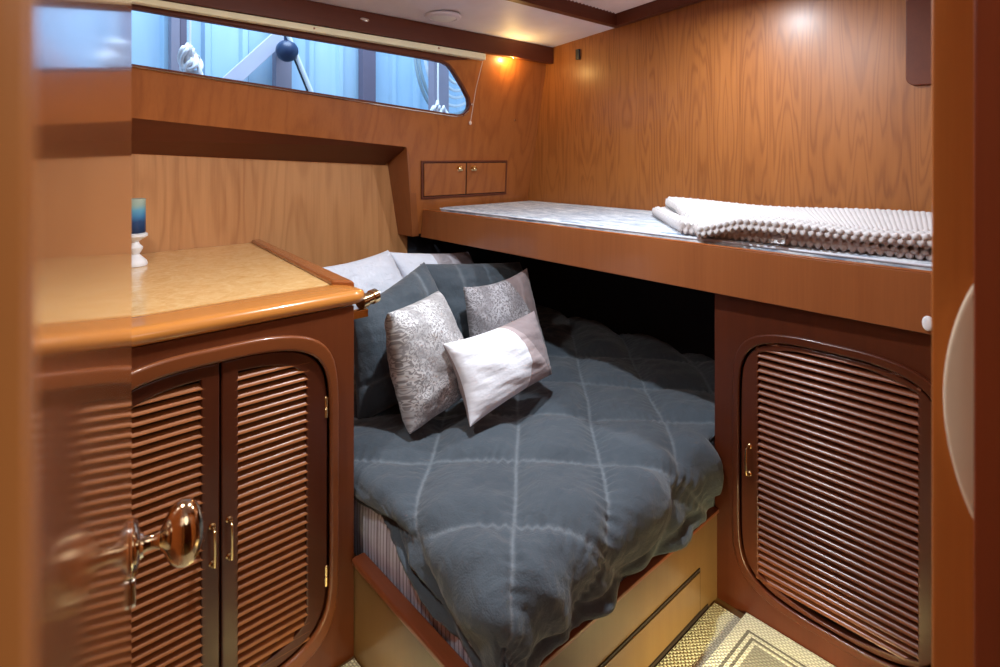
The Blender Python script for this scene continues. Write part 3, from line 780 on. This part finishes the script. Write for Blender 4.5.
for i in range(len(rows) - 1):
    for j in range(len(sec) - 1):
        f = bm.faces.new((rows[i][j], rows[i + 1][j], rows[i + 1][j + 1], rows[i][j + 1]))
        for lp in f.loops: lp[uvl].uv = (lp.vert.co.y, lp.vert.co.x + lp.vert.co.z)
f = bm.faces.new(rows[0]);
for lp in f.loops: lp[uvl].uv = (lp.vert.co.x, lp.vert.co.z)
f = bm.faces.new(rows[-1][::-1]); 
obj('striped_sheet', bm, M['stripe'], mt, angle=60)
# a bunched bit of the white bed skirt at the foot corner
def blob(u, v):
    a = 2 * math.pi * u; b = math.pi * (v - .5)
    r = 1 + .12 * math.sin(3 * a + 1) + .08 * math.sin(5 * b + a)
    return Vector((.80 + .05 * r * math.cos(a) * math.cos(b), .872 + .034 * r * math.sin(a) * math.cos(b), .262 + .05 * math.sin(b) * r))
bm = grid(blob, 28, 16); bmesh.ops.remove_doubles(bm, verts=bm.verts, dist=1e-4)
obj('sheet_corner', bm, M['whitecase'], mt, angle=180)

# ------------------------------------------------------------------ quilt (cloth coordinates a across, b along)
def vnoise(seed, n=6, f0=3.0):
    r = np.random.default_rng(seed); K = r.normal(size=(n, 2)); K /= np.linalg.norm(K, axis=1)[:, None]
    fr_ = f0 * (1.5 ** np.arange(n)); ph = r.uniform(0, 6.28, n)
    def fn(x, y): return sum(np.sin((K[i, 0] * x + K[i, 1] * y) * fr_[i] + ph[i]) * (.75 ** i) for i in range(n)) / 2.5
    return fn
def mesh_np(P, faces_shape, seam=None, uv=None):
    nu, nv = faces_shape
    idx = np.arange((nu) * (nv)).reshape(nu, nv)
    F = np.stack([idx[:-1, :-1], idx[1:, :-1], idx[1:, 1:], idx[:-1, 1:]], -1).reshape(-1, 4)
    me = bpy.data.meshes.new('m'); me.from_pydata(P.reshape(-1, 3).tolist(), [], F.tolist())
    if seam is not None:
        at = me.attributes.new('seam', 'FLOAT', 'POINT'); at.data.foreach_set('value', seam.reshape(-1).astype(np.float32))
    if uv is not None:
        l = me.uv_layers.new(name='UVMap'); li = np.zeros(len(me.loops), dtype=np.int32); me.loops.foreach_get('vertex_index', li)
        l.data.foreach_set('uv', uv.reshape(-1, 2)[li].reshape(-1).astype(np.float32))
    return me
QT = .475
def quilt():
    X0, Y0, rr_ = .825, .905, .07          # where the top starts to roll over, roll radius
    a = np.arange(-.275, 1.46, .0058); b = np.arange(-.235, 1.46, .0058)
    Aa, Bb = np.meshgrid(a, b, indexing='ij')
    def roll(s, r):                          # s>0 on top, s<0 over the edge -> (horizontal offset, drop)
        t = np.clip(-s, 0, None); q = r * math.pi / 2
        ang = np.clip(t / r, 0, math.pi / 2)
        h = np.where(s > 0, s, -r * np.sin(ang)); d = np.where(s > 0, 0, r * (1 - np.cos(ang)) + np.clip(t - q, 0, None))
        return h, d
    ha, da = roll(Aa, rr_); hb, db = roll(Bb, rr_ * 1.1)
    # hem length varies: left hem high near the pillows, lower at the foot
    hang = np.clip((.88 - (Bb) / .55), .30, 1.15)
    da = np.where(Aa < 0, da * hang, 0)
    drop = (da ** 3 + db ** 3 + 1e-12) ** (1 / 3)
    X = X0 + ha; Y = Y0 + hb; Z = QT - drop
    X = X + .03 * np.clip(db / .2, 0, 1) * (Aa > 0) * 0
    # seams (diamond quilting)
    WX, WY = .775 + Aa + .03, .850 + Bb + .03
    n1 = vnoise(3, 5, 6.0); n2 = vnoise(5, 6, 16.0); n3 = vnoise(9, 6, 34.0); n4 = vnoise(12, 6, 70.)
    c1 = (WY - WX) + .018 * n1(WX, WY); c2 = (WX + WY) + .022 * n1(WY + 3, WX)
    seam = np.zeros_like(X); puff = np.ones_like(X)
    for c in (.39, .06, -.28, -.63, -.98, -1.32):
        d = np.abs(c1 - c) / 1.414; seam = np.maximum(seam, np.exp(-(d / .0048) ** 2)); puff = puff * (1 - .95 * np.exp(-(d / .045) ** 1.2))
    for c in (1.42, 1.80, 2.20, 2.59, 2.98, 3.40):
        d = np.abs(c2 - c) / 1.414; seam = np.maximum(seam, np.exp(-(d / .0048) ** 2)); puff = puff * (1 - .95 * np.exp(-(d / .045) ** 1.2))
    # hem seam
    dh = np.minimum(np.abs(Aa + .235), np.abs(Bb + .205)); seam = np.maximum(seam, .3 * np.exp(-(dh / .004) ** 2)); puff *= 1 - .8 * np.exp(-(dh / .012) ** 2)
    wr = (.0075 * n2(WX * 1.0, WY * 1.0) - .0075 * np.abs(n3(WX, WY)) * np.abs(n1(WX * .8, WY)) + .0008 * n4(WX, WY))
    # puckers running into the seams
    for cc, other, lv in ((c1, c2, (.39, .06, -.28, -.63, -.98, -1.32)), (c2, c1, (1.42, 1.80, 2.20, 2.59, 2.98, 3.40))):
        for c in lv:
            d = np.abs(cc - c) / 1.414
            amp = np.clip(n1(WX * 2.2 + c, WY * 2.2) + .35, .1, 1.2)
            wr = wr + .0040 * amp * np.exp(-(d / .032) ** 1.2) * np.sin(other * 165 + 2.5 * n2(WX, WY) + cc * 30)
    hgt = .036 * puff + wr + .012 * n1(WX * .6, WY * .6)
    # loose folds near the foot
    fold = np.clip((-(Bb) + .12) / .25, 0, 1) * .009 * np.sin(WX * 34 + 2.2 * np.sin(WX * 9 + WY * 7) + WY * 12)
    hgt = hgt + fold
    P = np.stack([X, Y, Z], -1)
    du = np.gradient(P, axis=0); dv = np.gradient(P, axis=1); N = np.cross(du, dv); N /= np.linalg.norm(N, axis=-1)[..., None] + 1e-9
    # slight slump to the right under the bunk, belly over the foot
    P = P + N * hgt[..., None]
    # keep clear of the cabinet post: pull the right edge of the foot in where it meets the post
    P[..., 0] = np.where((P[..., 1] < .85) & (P[..., 0] < 1.75), np.minimum(P[..., 0], 1.620), P[..., 0])
    return P, seam, (WX, WY)
P, S, W_ = quilt()
# clip what would stick through the bed head or right wall
P[..., 0] = np.minimum(P[..., 0], XR - .02); P[..., 1] = np.minimum(P[..., 1], 2.40)
qm = mesh_np(P, P.shape[:2], S)
q = obj('quilt', qm, M['quilt'], origin=(1.5, 1.6, .45), angle=180)
bmq = bmesh.new(); bmq.from_mesh(qm)
lim = 1.625 - 1.5
kill = [f for f in bmq.faces if all(v.co.y + 1.6 < .852 and v.co.x > lim - .008 for v in f.verts)]
bmesh.ops.delete(bmq, geom=kill, context='FACES'); bmq.to_mesh(qm); bmq.free()
sol = q.modifiers.new('solid', 'SOLIDIFY'); sol.thickness = .016; sol.offset = -1
tag(q, 'slate grey diamond-stitched quilt spread over the lower bed', 'quilt')

# ------------------------------------------------------------------ cushions
def cushion(name, mat, TL, TR, BR, BL, th, label, cat='cushion', group=None, pinch=.07, seed=1, seams=None, wr=1.0, backmat=None, n=56):
    TL, TR, BR, BL = [Vector(p) for p in (TL, TR, BR, BL)]
    nrm = ((TR - BL).cross(TL - BR)).normalized()
    ctr = (TL + TR + BR + BL) / 4
    if nrm.dot(Vector((0, 0, EYE)) - ctr) < 0: nrm = -nrm
    f1, f2 = vnoise(seed, 5, 3.0), vnoise(seed + 40, 6, 7.0)
    s = np.sin(np.linspace(-1, 1, n) * math.pi / 2); S_, T_ = np.meshgrid(s, s, indexing='ij')
    pu = pinch * (1 - T_ ** 2) * np.abs(S_) ** 2; pv = pinch * (1 - S_ ** 2) * np.abs(T_) ** 2
    a = (S_ * (1 - pu) + 1) / 2; b = (T_ * (1 - pv) + 1) / 2
    prof = np.clip((1 - S_ ** 2) * (1 - T_ ** 2), 0, 1) ** .42
    edge = np.clip((1 - S_ ** 2) * (1 - T_ ** 2), 0, 1) ** .25
    def P_(sign):
        base = np.zeros(a.shape + (3,))
        for wgt, c in (((1 - a) * b, TL), (a * b, TR), (a * (1 - b), BR), ((1 - a) * (1 - b), BL)): base += wgt[..., None] * np.array(c)
        h = sign * th / 2 * prof * (1 + .13 * f1(S_ * 1.1, T_ * 1.1)) + edge * wr * (.006 * f2(S_, T_) + .002 * f2(S_ * 3, T_ * 3)) 
        sm = None
        if seams is not None:
            sm = np.zeros_like(a)
            for (p_, q_, c_) in seams:
                d = np.abs(p_ * a + q_ * b - c_) * (TR - TL).length; sm = np.maximum(sm, np.exp(-(d / .006) ** 2)); h = h - sign * .010 * np.exp(-(d / .012) ** 2)
        return base + h[..., None] * np.array(nrm), sm
    PF, sf = P_(1); PB, sb = P_(-1)
    uv = np.stack([a, b], -1)
    bm = bmesh.new()
    for k_, (Pq, sm) in enumerate(((PF, sf), (PB, sb))):
        me = mesh_np(Pq, Pq.shape[:2], sm, uv); n0 = len(bm.faces); bm.from_mesh(me); bpy.data.meshes.remove(me)
        bm.faces.ensure_lookup_table()
        if k_ and backmat:
            for f in bm.faces[n0:]: f.material_index = 1
    bmesh.ops.remove_doubles(bm, verts=bm.verts, dist=1e-4)
    o = obj(name, bm, mat, origin=tuple(ctr), angle=180)
    if backmat: o.data.materials.append(backmat)
    tag(o, label, cat, group)
    return o
def px(u, v, F):
    """ photo direction at forward distance F -> world point (used to read off positions) """
    r = (u - 500) / 557 * F
    return Vector((r * math.cos(YAW) + F * math.sin(YAW), -r * math.sin(YAW) + F * math.cos(YAW), EYE - (v - 157) / 557 * F))
# sleeping pillows standing against the head panel
cushion('pillow', M['whitecase'], px(318, 268, 2.22), px(388, 250, 2.46), px(425, 318, 2.42), px(355, 350, 2.18), .15, 'plain white pillow behind the worktop corner, leftmost at the bed head', 'pillow', 'white pillows at the bed head', seed=2)
cushion('pillow', M['whitecase2'], px(389, 252, 2.46), px(468, 252, 2.80), px(500, 320, 2.74), px(425, 330, 2.40), .14, 'white and grey pillow right of the plain white one', 'pillow', 'white pillows at the bed head', seed=3)
# slate quilted shams
cushion('sham_pillow', M['quilt'], px(352, 312, 1.92), px(424, 262, 2.18), px(470, 370, 2.06), px(358, 424, 1.84), .22, 'large slate grey quilted pillow beside the cabinet, left of the silver cushion', 'pillow', 'slate quilted pillows', pinch=.03, seed=4, seams=[(1, 0, .80), (0, 1, .30)], wr=1.6)
cushion('sham_pillow', M['quilt'], px(420, 264, 2.32), px(520, 262, 2.62), px(540, 340, 2.50), px(440, 365, 2.22), .16, 'slate grey quilted pillow in the shade behind the cushions', 'pillow', 'slate quilted pillows', pinch=.03, seed=6, seams=[(1, 0, .30)], wr=1.4)
# scatter cushions
cushion('cushion', M['coralB'], px(463, 287, 2.18), px(527, 268, 2.36), px(553, 372, 2.28), px(472, 392, 2.10), .15, 'taupe coral-patterned cushion at the back, half behind the white one', 'cushion', 'scatter cushions on the quilt', seed=7, pinch=.11)
cushion('cushion', M['coralA'], px(388, 313, 1.68), px(438, 291, 1.96), px(470, 392, 1.90), px(410, 434, 1.66), .20, 'silver and white coral-patterned cushion, tallest at the front left', 'cushion', 'scatter cushions on the quilt', seed=8, pinch=.035)
cushion('cushion', M['twotone'], px(443, 344, 1.70), px(534, 311, 2.02), px(552, 374, 1.96), px(470, 427, 1.66), .15, 'white oblong cushion with taupe end, lying in front of the other cushions', 'cushion', 'scatter cushions on the quilt', seed=9, pinch=.10, wr=.6, backmat=M['taupe'])

# ================================================================== OUTSIDE THE WINDOW (boat shed)
YS = 3.5
def sy(u, v, Y=YS):
    t = Y / (-(u - 500) / 557 * math.sin(YAW) + math.cos(YAW)); return px(u, v, t)
bm = B(); xs = []; x = -2.0
prof = []
while x < 7.0:
    prof += [(x, 0), (x + .15, 0), (x + .165, -.03), (x + .195, -.03)]; x += .21
vb = [bm.verts.new((p[0], YS + .12 + p[1], .2)) for p in prof]; vt = [bm.verts.new((p[0], YS + .12 + p[1], 4.6)) for p in prof]
for i in range(len(prof) - 1): bm.faces.new((vb[i], vb[i + 1], vt[i + 1], vt[i]))
tag(obj('steel_cladding', bm, M['steel'], smooth=False, origin=(2, YS, .2)), 'blue ribbed steel cladding of the shed outside the window', 'wall cladding')
def upost(u0, u1, mat, Y, name, label, z0=.4, z1=4.4, dpt=.07):
    a, b = sy(u0, 100, Y).x, sy(u1, 100, Y).x
    tag(obj(name, box(B(), a, b, Y, Y + dpt, z0, z1, .004), mat, origin=((a + b) / 2, Y, z0)), label, 'post')
upost(171, 180, M['bluepost'], YS, 'shed_post', 'greyish timber post outside, leftmost behind the window glass')
upost(180, 187, M['bluepostd'], YS + .01, 'shed_post', 'dark timber batten beside the leftmost grey post outside')
upost(276, 292, M['bluepost'], YS + .01, 'shed_post', 'timber post behind the dark blue float outside')
upost(363, 376, M['bluepostd'], YS, 'shed_post', 'dark timber post outside in the middle of the window')
upost(434, 449, M['bluepost'], YS - .42, 'shed_post', 'wide grey post in front of the coiled hose outside')
def strip(name, p, q, wd, mat, label, cat, dep=.04):
    p, q = Vector(p), Vector(q); d = (q - p).normalized(); nn = Vector((-d.z, 0, d.x)) * wd / 2; e = Vector((0, dep, 0))
    tag(obj(name, hexa(B(), [p - nn, q - nn, q - nn + e, p - nn + e, p + nn, q + nn, q + nn + e, p + nn + e], .003), mat, origin=tuple((p + q) / 2)), label, cat)
strip('diagonal_brace', sy(215, 96, YS - .05), sy(292, 26, YS - .05), .085, M['brace'], 'pale diagonal timber brace outside the window', 'beam')
fb = thing('net_float', 'dark blue round float hanging on the post outside the window', 'float', sy(287, 50, YS - .14))
c = sy(287, 51, YS - .14)
obj('ball', lathe(B(), [(.004, -.066)] + [(.066 * math.cos(R(a)), .066 * math.sin(R(a))) for a in range(-75, 76, 15)] + [(.018, .068), (.018, .10), (.004, .105)], c, (0, 0, 1), 28), M['navy'], fb)
obj('hanging_line', tube(B(), [c + Vector((0, 0, .10)), c + Vector((.0, .03, .30))], .006, 6), M['black'], fb)
tag(obj('leaning_pole', tube(B(), [sy(286, 30, YS - .16), sy(313, 96, YS - .16)], .014, 10), M['hose'], origin=tuple(sy(313, 96, YS - .16))), 'thin pale pole leaning beside the dark float outside', 'pole')
tag(obj('leaning_pole', tube(B(), [sy(283, 30, YS - .13), sy(310, 96, YS - .13)], .009, 10), M['black'], origin=tuple(sy(310, 96, YS - .13))), 'thin dark pole beside the pale leaning pole outside', 'pole')
hc = thing('coiled_hose', 'coil of pale hose hanging outside at the right end of window', 'hose', sy(440, 80, YS - .2))
for k, (du, rad, mt_) in enumerate(((0, .44, 'hosed'), (3, .41, 'hosed'), (9, .36, 'hose'), (13, .31, 'hose'), (16, .27, 'hose'), (20, .23, 'hose'))):
    c = sy(452 + du * .3, 58 - k * 1.5, YS - .16 - .02 * k)
    obj('coil', tube(B(), [c + Vector((rad * .75 * math.cos(t), .01 * math.sin(3 * t), rad * 1.05 * math.sin(t))) for t in np.linspace(0, 2 * math.pi, 49)], .012, 8), M[mt_], hc)
def rag(name, u, v, w_, h_, label, seed, dy):
    c = sy(u, v, YS - .47); q_ = np.random.default_rng(seed); bm = B()
    for k in range(9):
        cc = c + Vector((q_.uniform(-.3, .3) * w_, q_.uniform(-.03, .03), q_.uniform(-.3, .25) * h_)); ax, az, tl = q_.uniform(.12, .34) * w_, q_.uniform(.25, .5) * h_, q_.uniform(-.6, .6)
        tube(bm, [cc + Vector((ax * math.cos(t) + tl * az * math.sin(t) * .5, .02 * math.sin(2 * t), az * math.sin(t))) for t in np.linspace(0, 2 * math.pi, 25)], .009, 7)
    tube(bm, [c + Vector((0, 0, -.02)), c + Vector((.0, .0, .36)), c + Vector((.0, dy * .5, .42)), c + Vector((0, dy, .42))], .006, 6)
    tag(obj(name, bm, M['whiteplastic'], origin=tuple(c)), label, 'rope')
rag('rope_bundle', 190, 62, .10, .16, 'white rope bundle hanging by the leftmost post outside', 3, .55)
rag('rope_bundle', 438, 112, .12, .11, 'white rope bundle below the coiled hose outside', 8, .06)
bm = B(); box(bm, -2.2, 7.2, YB + .2, YS + .3, -.1, 0)
tag(obj('shed_floor', bm, M['bluepost'], origin=(2, 3, 0)), 'concrete shed floor beyond the hull outside the window', 'floor'); bpy.data.objects['shed_floor']['kind'] = 'structure'
